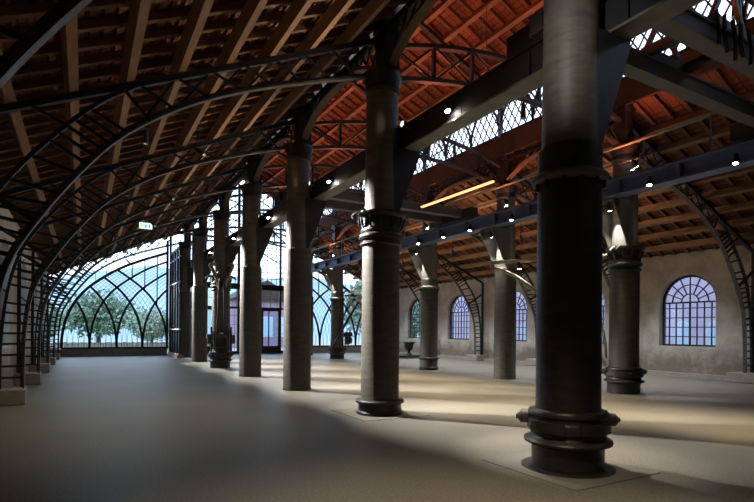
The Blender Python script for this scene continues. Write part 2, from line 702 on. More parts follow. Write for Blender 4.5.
def truss_parts(root, fx):
    """curved half truss in the XZ plane; fx maps left-aisle x to local x"""
    S = (0, 1, 0)

    def P(p, y=0):
        return (fx(p[0]), y, p[1])
    m = MB()
    m.sweep([P(p) for p in Lp], S, .10, .03)
    m.sweep([P((p[0] - .03, p[1] + .03)) for p in Lp], S, .025, .05)
    m.build('lower_chord', M['iron_edge'], root)  # lit edge of the rib is put into a lighter iron colour
    m = MB()
    m.sweep([P(p) for p in Op], S, .07, .05)
    m.build('outer_chord', M['iron'], root)
    m = MB()
    m.bar(P((XL + .05, zr(XL + .05))), P((XA - .12, zr(XA - .12))), .08, .08, S)
    m.build('top_chord', M['iron'], root)
    m = MB()
    m.bar(P((XL + .07, .28)), P((XL + .07, zr(XL + .07))), .08, .08, S)
    m.build('foot_post', M['iron'], root)
    m = MB()                    # ladder rungs between the two curves, low down
    n = 24
    for i in range(n):
        t = i / (n - 1)
        a = Lp[min(int(t * 26) + 1, len(Lp) - 1)]
        b = min(Op, key=lambda q: (q - a).length + abs(q[1] - a[1]) * .4)
        m = MB()
        m.bar(P(a), P(b), .035, .04, S)
        m.build('rung', M['iron'], root)
    for z in (.9, 1.5, 2.1, 2.7):
        b = min(Op, key=lambda q: abs(q[1] - z))
        m = MB()
        m.bar(P((XL + .07, z + .1)), P(b), .03, .03, S)
        m.build('wall_tie', M['iron'], root)
    m = MB()
    m.bar(P((-.5, 2.7)), P((XL + .07, 3.25)), .05, .07, S)
    m.build('brace', M['iron'], root)
    m = MB()
    m.bar(P((-.6, zr(-.6))), P((-.2, 3.96)), .03, .04, S)
    m.build('haunch_brace', M['iron'], root)
    m = MB()                    # crossed bars between chord and roof
    xs = [.62 + .47 * i for i in range(8)]
    for i, x in enumerate(xs[:-1]):
        x2 = xs[i + 1]
        m.bar(P((x, lerp_on(Lp, x)), .012), P((x2, zr(x2)), .012), .02, .035, S)
        m.bar(P((x, zr(x)), -.012), P((x2, lerp_on(Lp, x2)), -.012), .02, .035, S)
    m.build('lattice', M['iron'], root)


M['iron_edge'] = mat('lit_and_worn_iron_edge', (.11, .105, .10), .4, .4, .5, 8, (.03, .03, .03))  # light edge of the rib chords; worn metal on rails and gears
ORDN = ['nearest', 'second', 'third', 'fourth', 'fifth', 'sixth', 'farthest']
src = None
for k, y in enumerate(YK):
    lab = 'curved black iron lattice rib spanning the left aisle, %s from the viewer' % ORDN[k]
    if src is None:
        src = thing('aisle_rib', lab, 'roof rib', (0, y, 0), 0, 'curved ribs over the left aisle')
        truss_parts(src, lambda x: x)
    else:
        copy_thing(src, (0, y, 0), lab)
src = None
for k, y in enumerate(YK):
    if k == 0:
        continue
    lab = 'curved black iron lattice rib standing against the window wall, %s along the right aisle' % (ORDN[k - 1] if k < 6 else 'last')
    if src is None:
        src = thing('aisle_rib', lab, 'roof rib', (0, y, 0), 0, 'curved ribs over the right aisle')
        truss_parts(src, rx)
    else:
        copy_thing(src, (0, y, 0), lab)

# stone feet
mb = MB()
mb.box((-.27, -.24, 0), (.27, .24, .28))
fb = mb.build('foot_block', M['stone'], None)
bv = fb.modifiers.new('bevel', 'BEVEL')
bv.width = .015
bv.segments = 2
tag(fb, None, 'stone block')
for k in range(1, 7):
    o = fb if k == 1 else fb.copy()
    if k > 1:
        COL.objects.link(o)
    o.location = (-1.175, YK[k], 0)
    tag(o, 'stone block carrying the %s curved rib foot along the left wall' % ORDN[k], 'stone block', 'stone feet on the left')
    o = fb.copy()
    COL.objects.link(o)
    o.location = (16.68, YK[k], .0)
    o.scale = (1.35, 1.6, 1.0)
    tag(o, 'stone block under the %s rib foot along the right window wall' % (ORDN[k - 1] if k < 6 else 'last'), 'stone block', 'stone feet on the right')

# ------------------------------------------------------------------ columns
def ringprof(r, z0, z1, b=.02):
    return [(r - b, z0), (r, z0 + b), (r, z1 - b), (r - b, z1)]


def column(loc, label, base='plain', cap='step', side=1, cheek=True, group=None):
    """side +1: bracket reaches towards +X (left row), -1 towards -X (right row)"""
    root = thing('cast_iron_column', label, 'column', loc, 0, group)
    m = MB()
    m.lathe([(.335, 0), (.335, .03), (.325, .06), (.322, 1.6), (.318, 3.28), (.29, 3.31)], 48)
    m.build('lower_shaft', M['column_dark'] if base == 'double' and side > 0 and cap == 'ring' else M['column_low'], root, 40)  # foreground shaft: its lack of light is put into a darker iron
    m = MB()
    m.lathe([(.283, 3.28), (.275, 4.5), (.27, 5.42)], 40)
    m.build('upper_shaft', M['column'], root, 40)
    m = MB()                    # impost and square post up to the clerestory
    m.lathe([(.27, 5.40), (.31, 5.43), (.31, 5.48), (.28, 5.52), (.31, 5.60), (.33, 5.68), (.33, 5.74), (.2, 5.76)], 32)
    m.build('impost', M['column_dark'], root, 40)
    m = MB()
    dx = .1 * side
    m.box((-.15 + dx, -.15, 5.7), (.15 + dx, .15, ZC0 + .02))
    m.box((-.19 + dx, -.19, 6.5), (.19 + dx, .19, 6.6))
    m.build('top_post', M['column_dark'], root)
    if cheek:
        m = MB()
        s = side
        xt = .60 if s > 0 else .78
        for yy in (-.25, .25):
            poly = [(.02 * s, 3.32), (.16 * s, 3.32), (xt * s, 4.40), (xt * s, 4.47), (.02 * s, 4.47)]
            if s < 0:
                poly = [(-.08, 3.34), (-.22, 3.34), (-xt, 4.30), (-xt, 4.40), (-.08, 4.40)]
            m.prism(poly, yy - .018, yy + .018, 'XZ')
        if s > 0:
            m.box((.1, -.27, 4.44), (xt, .27, 4.475))
        else:
            m.box((-xt, -.27, 4.385), (-.1, .27, 4.415))
        m.build('bracket', M['plate'] if s > 0 else M['flange_dark'], root)
    if cap in ('ring', 'ornate'):
        m = MB()
        m.lathe([(.30, 2.93), (.37, 2.95), (.38, 2.965), (.38, 3.0), (.37, 3.015), (.30, 3.06)], 48)
        if cap == 'ornate':
            m.lathe([(.30, 3.0), (.345, 3.07), (.345, 3.11), (.33, 3.13), (.335, 3.24), (.35, 3.30), (.40, 3.33), (.415, 3.36), (.41, 3.39), (.30, 3.40)], 48)
            m.lathe(ringprof(.36, 2.82, 2.90, .03), 48)
        m.build('capital', M['column'] if cap == 'ring' else M['column_dark'], root, 40)  # plain collar takes the lighter iron so that it looks lit
        m = MB()
        nb = 12
        for i in range(nb):
            u = 2 * PI * i / nb
            c, s = math.cos(u), math.sin(u)
            if cap == 'ornate':
                a = V((.335 * c, .335 * s, 3.10))
                m.tube([a + V((0, 0, .02)), a + V((.03 * c, .03 * s, .08)), a + V((.045 * c, .045 * s, .15)), a + V((.06 * c, .06 * s, .20))], [.012, .024, .022, .01], 6)
            else:
                m.tube([(.335 * c, .335 * s, 2.86), (.335 * c, .335 * s, 2.95)], .022, 6)
        m.build('ornament' if cap == 'ornate' else 'bolts', M['column_dark'], root, 50)
    if cap == 'ornate':         # side lugs of the collar
        m = MB()
        for sx in (-1, 1):
            m.tube([(sx * .36, 0, 3.36), (sx * .48, 0, 3.33), (sx * .56, 0, 3.27)], [.045, .04, .03], 8)
            m.tube([(sx * .36, -.12, 3.40), (sx * .50, -.12, 3.30)], [.02, .015], 6)
        m.build('collar_lug', M['column'], root, 50)
    if base in ('simple',):
        m = MB()
        m.lathe([(.40, 0), (.40, .04), (.37, .06), (.365, .17), (.41, .19), (.415, .225), (.40, .245), (.31, .25)], 48)
        m.build('base_ring', M['column_dark'], root, 40)
    if base in ('double', 'gear'):
        m = MB()
        m.lathe([(.36, .008), (.36, .22), (.38, .245), (.435, .265), (.44, .285), (.43, .305), (.385, .325), (.375, .34), (.375, .375), (.40, .385),
                 (.405, .40), (.405, .475), (.395, .49), (.38, .50), (.38, .535), (.40, .55), (.40, .575), (.385, .60), (.34, .61)], 48)
        m.build('base_ring', M['column_dark'], root, 40)
        for u in (-.62, 2.3, .85, -2.45 + PI * 1.45):
            c, s = math.cos(u), math.sin(u)
            m = MB()
            a, b = V((.38 * c, .38 * s, .50)), V((.475 * c, .475 * s, .50))
            m.tube([a, b], .07, 12)
            m.tube([b, b + V((.02 * c, .02 * s, 0))], .05, 6)
            m.tube([b, b + V((.045 * c, .045 * s, 0))], .028, 8)
            m.build('collar_bolt', M['column'], root, 40)
        for u0 in (-3.4, -2.15, -.1, 1.1):
            m = MB()
            pts = [(.405 * math.cos(u0 + .045 * i), .405 * math.sin(u0 + .045 * i), .455) for i in range(21)]
            m.sweep(pts, (0, 0, 1), .10, .06)
            m.build('clamp_plate', M['column_dark'], root)
    if base == 'gear':
        pass
    if base == 'band':
        m = MB()
        m.lathe(ringprof(.37, .36, .46, .03), 40)
        m.lathe(ringprof(.36, 0, .12, .03), 40)
        m.build('base_ring', M['column_dark'], root, 40)
    return root


M['flange_dark'] = mat('grey_bracket_plate', (.15, .145, .13), .55, .1, .5, 3, (.09, .085, .08))
LA = ['huge dark iron column in the foreground with bolted collar rings at its foot',
      'iron column with leafy capital ring and plain foot ring, right behind the foreground column in the left row',
      'plain ringless iron column, third in the left row counting from the viewer',
      'plain ringless iron column, fourth in the left row, just in front of the machine column',
      'iron column wrapped in crane gearing, fifth in the left row',
      'slim looking plain column, sixth in the left row, behind the machine column',
      'last column of the left row, beside the gothic window of the gable']
AB = ['double', 'simple', 'plain', 'plain', 'double', 'plain', 'plain']
AC = ['ring', 'ornate', 'step', 'step', 'ornate', 'step', 'step']
for k, y in enumerate(YK):
    column((XA, y, 0), LA[k], AB[k], AC[k], 1, group='columns of the left row')
LB = ['nearest column of the right row, beyond the right edge of the photo',
      'column with bright lit capital and double foot ring beside the large arched window',
      'plain column with a jib bar across it, second in view in the right row',
      'column with a banded foot beside the cast iron urn',
      'column of the right row hidden behind the leafy capital column',
      'column of the right row carrying the jib crane with the spoked wheel',
      'last column of the right row beside the gable doors']
BBs = ['plain', 'double', 'plain', 'band', 'plain', 'double', 'plain']
BC = ['step', 'ornate', 'step', 'ring', 'step', 'ring', 'step']
for k, y in enumerate(YK):
    if k == 0:
        continue
    column((XB, y, 0), LB[k], BBs[k], BC[k], -1, group='columns of the right row')

# floor cover plates around two column feet
for k, s, lab in ((0, .62, 'square floor cover around the foot of the foreground column'), (1, .62, 'square floor cover around the second left column')):
    m = MB()
    n = 40
    vs, fs = [], []
    R = .47
    for i in range(n):
        u = 2 * PI * i / n
        c, q = math.cos(u), math.sin(u)
        t = s / max(abs(c), abs(q))
        for z in (0, .006):
            vs += [(R * c, R * q, z), (t * c, t * q, z)]
    for i in range(n):
        j = (i + 1) % n
        a, b = 4 * i, 4 * j
        fs += [(a + 2, a + 3, b + 3, b + 2), (a + 1, b + 1, b + 3, a + 3), (a, a + 2, b + 2, b), (a, b, b + 1, a + 1)]
    m.add(vs, fs)
    o = m.build('floor_cover', M['cover'], None)
    if k == 0:
        m = MB()
        m.lathe([(.45, 0), (.466, .001), (.466, .0075), (.45, .008)], 40)
        m.lathe([(.30, .0), (.465, .0005), (.465, .004), (.30, .0045)], 40)
        m.build('gap_shade_ring', M['black'], o)  # flat black ring stands in for the shade of an open gap
    o.location = (XA, YK[k], .001)
    tag(o, lab, 'floor cover')

# ------------------------------------------------------------------ arcades (lengthwise arches on the column rows)
def arcade(x, k, label, group, src=None):
    if src is not None:
        return copy_thing(src, (x, YK[k], 0), label, group=group)
    root = thing('arcade_arch', label, 'arch', (x, YK[k], 0), 0, group)
    h = BAY / 2

    def za(u):
        return 5.76 + .62 * (1 - abs(u / h) ** 2.8)
    pts = []
    for i in range(41):
        u = -(h - .17) + 2 * (h - .17) * i / 40
        pts.append((0, h + u, za(u)))
    m = MB()
    m.sweep(pts, (1, 0, 0), .16, .05)
    m.build('intrados', M['arc_timber'], root)
    m = MB()
    m.sweep([(0, .18, 6.54), (0, BAY - .18, 6.54)], (1, 0, 0), .14, .1)
    m.build('top_beam', M['iron'], root)
    m = MB()
    n = 14
    for i in range(n):
        a, b = .2 + (BAY - .4) * i / n, .2 + (BAY - .4) * (i + 1) / n
        m.bar((.03, a, za(a - h) + .02), (.03, b, 6.52), .02, .03, (1, 0, 0))
        m.bar((-.03, a, 6.52), (-.03, b, za(b - h) + .02), .02, .03, (1, 0, 0))
    m.build('lattice', M['iron'], root)
    return root


s0 = None
for k in range(6):
    lab = 'flat arch with brown underside linking the %s and %s columns of the left row' % (ORD[k], ORD[k + 1])
    r = arcade(XA + .08, k, lab, 'arches along the left row', s0)
    s0 = s0 or r
for k in range(1, 6):
    lab = 'flat arch with brown underside linking the %s and %s visible columns of the right row' % (ORD[k - 1], ORD[k])
    arcade(XB - .08, k, lab, 'arches along the right row', s0)

# ------------------------------------------------------------------ nave girders
def nave_girder(k, src=None):
    lab = 'segmental latticed iron girder across the nave, %s from the viewer' % ORDN[k]
    if src is not None:
        return copy_thing(src, (XM, YK[k], 0), lab)
    root = thing('nave_girder', lab, 'girder', (XM, YK[k], 0), 0, 'latticed girders across the nave')
    h = XM - XA - .18

    def zl(x):
        return 6.12 - .38 * (abs(x) / h) ** 2

    def zt(x):
        return 6.80 - .50 * (abs(x) / h) ** 2
    N = 14
    xs = [-h + 2 * h * i / N for i in range(N + 1)]
    for nm, fz, w, t in (('lower_chord', zl, .11, .07), ('upper_chord', zt, .11, .07)):
        m = MB()
        m.sweep([(x, 0, fz(x)) for x in xs], (0, 1, 0), w, t)
        m.build(nm, M['iron_brown'], root)
    for i in range(2, N - 1, 2):
        m = MB()
        m.bar((xs[i], 0, zl(xs[i])), (xs[i], 0, zt(xs[i])), .06, .06)
        m.build('upright', M['iron'], root)
    m = MB()
    for i in range(0, N, 2):
        a, b = xs[i], xs[i + 2]
        m.bar((a, .015, zl(a)), (b, .015, zt(b)), .02, .035)
        m.bar((a, -.015, zt(a)), (b, -.015, zl(b)), .02, .035)
    m.build('lattice', M['iron'], root)
    m = MB()                    # principal rafters above
    for s in (-1, 1):
        m.bar((s * (XM - XCA), 0, ZE - .02), (0, 0, ZRDG - .02), .12, .12)
    m.build('principal_rafters', M['iron_brown'], root)
    return root


M['iron_brown'] = mat('brown_iron', (.06, .045, .04), .5, .3, .5, 6, (.03, .025, .025))
s0 = None
for k in range(7):
    r = nave_girder(k, s0)
    s0 = s0 or r

# ------------------------------------------------------------------ crane runway beams, gangway rail
def ibeam(name, label, x0, x1, z0, z1, y0, y1, webx, web_mat, fl_mat):
    root = thing(name, label, 'beam', ((x0 + x1) / 2, y0, z0))
    o = ((x0 + x1) / 2, y0, z0)
    m = MB()
    m.box((x0, y0, z0), (x1, y1, z0 + .03))
    m.build('bottom_flange', fl_mat, root, off=o)
    m = MB()
    m.box((x0, y0, z1 - .03), (x1, y1, z1))
    m.build('top_flange', web_mat, root, off=o)
    m = MB()
    m.box((webx - .02, y0, z0 + .03), (webx + .02, y1, z1 - .03))
    y = y0 + .3
    while y < y1:
        m.box((x0 + .03, y - .012, z0 + .03), (x1 - .03, y + .012, z1 - .03))
        y += BAY / 3
    m.build('web', web_mat, root, off=o)
    m = MB()
    cx = (x0 + x1) / 2
    m.box((cx - .03, y0, z1), (cx + .03, y1, z1 + .06))
    m.build('rail', M['iron_edge'], root, off=o)
    return root


ibeam('runway_beam', 'long dark crane runway beam with lit underside along the left row of columns', 4.67, 4.97, 4.48, 4.88, -1.0, YF - .4, 4.72, M['plate'], M['flange'])
ibeam('runway_beam', 'blue grey crane runway beam with small lamps along the right row of columns', 10.08, 10.42, 4.42, 4.78, -1.0, YF - .4, 10.25, M['steel'], M['steel_pale'] if 'steel_pale' in M else M['steel'])

root = thing('gangway_rail', 'thin brown handrail on posts above the right hand runway beam', 'handrail', (10.42, 5.4, 4.78))
o3 = (10.42, 5.4, 4.78)
m = MB()
m.tube([(10.42, 5.4, 5.58), (10.42, 27.0, 5.58)], .03, 6)
m.build('top_rail', M['pale_lit'], root, off=o3)
m = MB()
m.tube([(10.42, 5.4, 5.2), (10.42, 27.0, 5.2)], .012, 6)
m.build('mid_rail', M['iron_brown'], root, off=o3)
y = 5.4
while y < 27.1:
    m = MB()
    m.tube([(10.42, y, 4.76), (10.42, y, 5.58)], .018, 6)
    m.build('post', M['steel'], root, off=o3)
    y += 1.35


def crane_bridge(label, y0, y1, z, crab):
    root = thing('crane_bridge', label, 'overhead crane', (XM, (y0 + y1) / 2, z))
    o = (XM, (y0 + y1) / 2, z)
    for y in (y0, y1):
        m = MB()
        m.box((4.62, y - .11, z), (10.36, y + .11, z + .03))
        m.box((4.62, y - .09, z + .03), (10.36, y + .09, z + .21))
        m.box((4.62, y - .12, z + .21), (10.36, y + .12, z + .24))
        m.build('girder', M['bridge'], root, off=o)
    for x in (4.82, 10.25):
        m = MB()
        m.box((x - .13, y0 - .55, z - .05), (x + .13, y1 + .55, z + .22))
        m.build('end_carriage', M['plate'], root, off=o)
        for yy in (y0 - .3, y1 + .3):
            m = MB()
            m.lathe([(.12, -.04), (.15, -.03), (.15, .03), (.12, .04)], 20, (x, yy, z - .04 + .03), 'X')
            m.build('wheel', M['iron_edge'], root, 40, off=o)
    if crab:
        xc = 7.15
        m = MB()
        m.box((xc - .5, y0 - .1, z + .24), (xc + .5, y0 + .1, z + .37))
        m.box((xc - .5, y1 - .1, z + .24), (xc + .5, y1 + .1, z + .37))
        for sx in (-.45, .45):
            m.box((xc + sx - .06, y0, z + .26), (xc + sx + .06, y1, z + .38))
        m.build('crab_frame', M['iron_brown'], root, off=o)
        m = MB()
        ym = (y0 + y1) / 2
        m.lathe([(.16, -.45), (.16, -.4), (.12, -.39), (.12, .39), (.16, .4), (.16, .45)], 20, (xc, ym, z + .52), 'X')
        m.build('rope_drum', M['iron_brown'], root, 40, off=o)
        for a, b in (((xc - .45, y0, z + .3), (xc, y0, z + 1.05)), ((xc + .45, y0, z + .3), (xc, y0, z + 1.05)),
                     ((xc - .45, y1, z + .3), (xc, y1, z + 1.05)), ((xc + .45, y1, z + .3), (xc, y1, z + 1.05))):
            m = MB()
            m.bar(a, b, .06, .06)
            m.build('strut', M['iron_brown'], root, off=o)
        for i in range(5):
            m = MB()
            xx = xc - .55 + .19 * i
            m.tube([(xx, y0 - .14, z + .36), (xx + .04 * (-1) ** i, y0 - .16, z + .1), (xx + .05, y0 - .15, z - .04 - .05 * (i % 3))], .026, 6)
            m.build('hanging_chain', M['iron_brown'], root, off=o)
    return root


crane_bridge('grey overhead crane bridge of two girders at the upper right, nearest the viewer', 3.51, 4.36, 4.94, True)
crane_bridge('dark overhead crane bridge crossing the nave beyond the leafy capital', 12.6, 13.6, 4.94, False)

# ------------------------------------------------------------------ lamps
def spot_light(name, loc, aim, energy, col, size, blend=.6, rad=.05, parent=None):
    d = bpy.data.lights.new(name, 'SPOT')
    d.energy = energy
    d.color = col
    d.spot_size = math.radians(size)
    d.spot_blend = blend
    d.shadow_soft_size = rad
    o = bpy.data.objects.new(name, d)
    COL.objects.link(o)
    o.location = loc
    o.rotation_euler = (V(aim) - V(loc)).to_track_quat('-Z', 'Y').to_euler()
    return o


def fixture(loc, aim, label, energy, col, size, blend=.6, r=.05, hang=None, group=None, hood=0):
    loc, aim = V(loc), V(aim)
    d = (aim - loc).normalized()
    root = thing('spotlight', label, 'lamp', loc, 0, group)
    m = MB()
    m.tube([-d * .12, -d * .02, d * .06], [r * .7, r, r], 12)
    m.build('housing', M['lamp_body'], root, 40)
    m = MB()
    m.tube([d * .055, d * .064], r * .86, 12)
    m.build('lens', M['lens'], root)
    if hood:
        m = MB()
        n = 14
        q = d.to_track_quat('Z', 'Y')
        vs, fs = [], []
        for t, rr in ((.03, r + .004), (.06 + hood, r + .012), (.06 + hood, r + .005), (.03, r + .001)):
            for i in range(n):
                vs.append(q @ V((rr * math.cos(2 * PI * i / n), rr * math.sin(2 * PI * i / n), t)))
        for a in range(4):
            b = (a + 1) % 4
            for i in range(n):
                j = (i + 1) % n
                fs.append((a * n + i, a * n + j, b * n + j, b * n + i))
        m.add(vs, fs)
        m.build('hood', M['lamp_body'], root, 40)
    if hang is not None:
        m = MB()
        m.tube([V((0, 0, 0)) - d * .05, V(hang) - loc], .012, 6)
        m.build('bracket', M['lamp_body'], root)
    spot_light('lamp_light', loc + d * (.09 + hood), aim, energy, col, size, blend)
    return root


WARM = (1, .80, .52)
NEUT = (1, .93, .80)
COOL = (1, .96, .90)
#LIGHTS
E = 1.0
# lamps on the left runway beam, shining back on the floor round the column feet
for i, y in enumerate((6.05, 10.25, 14.45, 18.4, 22.3)):
    fixture((4.60, y, 4.68), (4.95, YK[i] + .35, 0) if i else (4.95, 4.15, 0), 'small bright spotlight on the left runway beam, %s from the viewer' % ORD[i], 560 * E, NEUT, 34, .8,
            hang=(4.71, y, 4.72), group='spotlights on the left runway beam')
# lamps on the left ribs grazing the columns
for i, k in enumerate((1, 2, 3, 4, 5, 6)):
    x, y = 1.9, YK[k] + 2.75 if k < 6 else YK[k] + 1.7
    fixture((x, y, 4.85), (4.30, YK[k] + .12, 2.3), 'small spotlight under the left aisle roof facing the %s column of the left row' % ORD[k], 3300 * E, COOL, 46, .9,
            r=.035, hang=(x, y, 5.35), group='spotlights under the left aisle roof', hood=.12)
fixture((1.9, 2.5, 4.62), (4.3, 3.6, 4.3), 'added spotlight under the left aisle roof facing the foreground column', 50 * E, COOL, 44, 1.0,  # added to light this column's upper shaft
        r=.035, hang=(1.9, 2.5, 5.3), group='spotlights under the left aisle roof', hood=.12)
for i in range(1, 6):  # downlights added to brighten the left aisle floor
    y = YK[i] + 1.957
    fixture((.9, y, 4.66), (.7, y, 0), 'added hooded fill lamp between the ribs of the left aisle, %s from the viewer' % ORD[i - 1], (130 if i == 1 else 80) * E, (1, .86, .64) if i == 1 else (.95, .97, 1), 104, 1.0,
            r=.035, hang=(.9, y, 4.95), group='added fill lamps between the left ribs', hood=.06)
fixture((9.71, 9.66, 3.08), (9.9, 9.3, 0), 'small bright lamp hanging from the jib arm beside the plain right column', 70 * E, COOL, 70, .8,
        hang=(9.71, 9.66, 3.24), group='lamp on the jib arm')
# lamps on the right runway beam: one beside each column for the bracket, others on the nave floor
for i, k in enumerate((1, 2, 3, 4, 5)):
    fixture((10.40, YK[k] - .02, 4.24), (10.84, YK[k] - .03, 3.1), 'small lamp under the blue beam lighting the %s column of the right row' % ORD[k], 110 * E, COOL, 50, .4,
            hang=(10.40, YK[k], 4.40), group='column lamps on the right runway beam')
for i, y in enumerate((4.74, 6.33, 10.2, 11.9, 13.2, 14.6, 18.4)):
    fixture((9.96, y, 4.46), (9.2, y - .3, 0), 'white spotlight under the blue runway beam shining straight down, %s from the viewer' % ORD[i], 110 * E, WARM, 50, 1.0,
            hang=(10.10, y, 4.5), group='floor lamps on the right runway beam')
# hooded lamps added under the nave girder crowns to light the middle floor
for i, k in enumerate((0, 1, 2, 3, 4, 5)):
    fixture((XM, YK[k], 5.92), (XM - .1, YK[k] - .1, 0), 'added hooded fill lamp under the %s nave girder' % ORDN[k], 950 * E, WARM, 64, 1.0,
            hang=(XM, YK[k], 6.08), group='added fill lamps under the nave girders', hood=.14)
for i, (x, y) in enumerate(((1.5, 1.9),)):  # added out of view to light the foreground floor
    fixture((x, y, 4.70), (x + .5, y + .2, 0), 'added unseen fill lamp under the left aisle roof above the foreground floor', 420 * E, (1, .84, .60), 78, 1.0,
            hang=(x, y, ofz(x, .05)), group='added fill lamps under the left aisle roof', hood=.14)
# lamps towards the right aisle floor and wall
for i, k in enumerate((1, 2, 3, 4, 5)):
    y = YK[k] - .65
    fixture((10.40, y, 5.07), (13.2, y - .8, 0), 'spotlight above the gangway facing the right aisle, %s from the viewer' % ORD[i], 40 * E, NEUT, 60, 1.0,
            hang=(10.42, y, 5.0), group='aisle lamps above the gangway')
    fixture((13.6, YK[k] + 1.957, 4.75), (14.2, YK[k] + 1.957, 0), 'added hooded fill lamp under the right aisle roof, %s from the viewer' % ORD[i], 520 * E, (.95, .97, 1), 112, 1.0,  # added to brighten the right aisle floor and wall
            hang=(13.6, YK[k] + 1.957, 5.3), group='added fill lamps under the right aisle roof', hood=.1)
    fixture((4.56, YK[k] - .55, 4.74), (.6, YK[k] - .55, 5.2), 'added lamp on the left runway beam washing the aisle roof before the %s column' % ORD[k], 60 * E, (1, .78, .55), 125, 1.0,  # added to lift the dark left aisle roof
            hang=(4.71, YK[k] - .55, 4.70), group='added aisle roof lamps on the left runway beam', hood=.05)
for i, k in enumerate((1, 2, 3, 4, 5)):  # uplights added to warm the right aisle roof
    y = YK[k] + 2.3
    fixture((10.62, y, 4.95), (13.4, y + .3, 5.6), 'added amber uplight on the gangway for the right aisle roof, %s from the viewer' % ORD[i], 85 * E, (1, .62, .38), 120, 1.0,
            hang=(10.42, y, 4.78), group='added aisle uplights on the gangway')
# orange uplights on the beams washing the nave roof
for i, k in enumerate((1, 2, 3, 4, 5)):
    fixture((10.55, YK[k] - .5, 4.95), (9.2, YK[k] - .3, 9.2), 'orange uplight beside the %s column of the right row' % ORD[k], 50 * E, (1, .22, .11), 130, 1.0,
            hang=(10.40, YK[k] - .5, 4.78), group='uplights on the right row')
for i, k in enumerate((0, 1, 2, 3, 4, 5)):
    fixture((5.10, YK[k] + .5, 5.05), (7.9, YK[k] + .5, 9.6), 'orange uplight beside the %s column of the left row' % ORD[k], 200 * E, (1, .24, .12), 118, 1.0,
            hang=(4.95, YK[k] + .5, 4.88), group='uplights on the left row')

# orange light line
root = thing('light_tube', 'glowing orange light line hanging under the nave roof', 'lamp', (XM, 9.8, 4.66))
m = MB()
m.box((-.03, -1.36, -.015), (.03, 1.36, .02))
m.build('diffuser', M['led'], root)
m = MB()
m.box((-.035, -1.38, .02), (.035, 1.38, .06))
m.build('housing', M['lamp_body'], root)
for y in (-1.1, 1.1):
    m = MB()
    m.tube([(0, y, .05), (0, y, 5.43)], .006, 6)
    m.build('suspension_wire', M['lamp_body'], root)

# exit sign
root = thing('exit_sign', 'small lit green white emergency exit sign hanging in the left aisle', 'sign', (1.83, 19.2, 4.92))
m = MB()
m.box((-.21, -.03, -.11), (.21, .03, .11))
m.build('case', M['sign_body'], root)
m = MB()
m.box((-.2, -.036, -.10), (.2, -.031, .10))
m.build('face', M['sign_face'], root)
m = MB()
m.prism([(-.02, .05), (.02, .05), (.02, -.01), (.05, -.01), (0, -.07), (-.05, -.01), (-.02, -.01)], -.041, -.037)
m.box((.09, -.041, -.06), (.13, -.037, .06))
m.box((-.14, -.041, .03), (-.11, -.037, .06))
m.prism([(-.15, -.06), (-.12, -.06), (-.10, .0), (-.09, .03), (-.14, .03), (-.13, 0)], -.041, -.037)
m.build('pictogram', M['sign_ink'], root)
m = MB()
m.tube([(0, 0, .1), (0, 0, .42)], .012, 6)
m.build('hanger', M['lamp_body'], root)

# ------------------------------------------------------------------ jib cranes and gearing
def rot2(p, a):
    c, s = math.cos(a), math.sin(a)
    return V((p[0] * c - p[1] * s, p[0] * s + p[1] * c, p[2]))


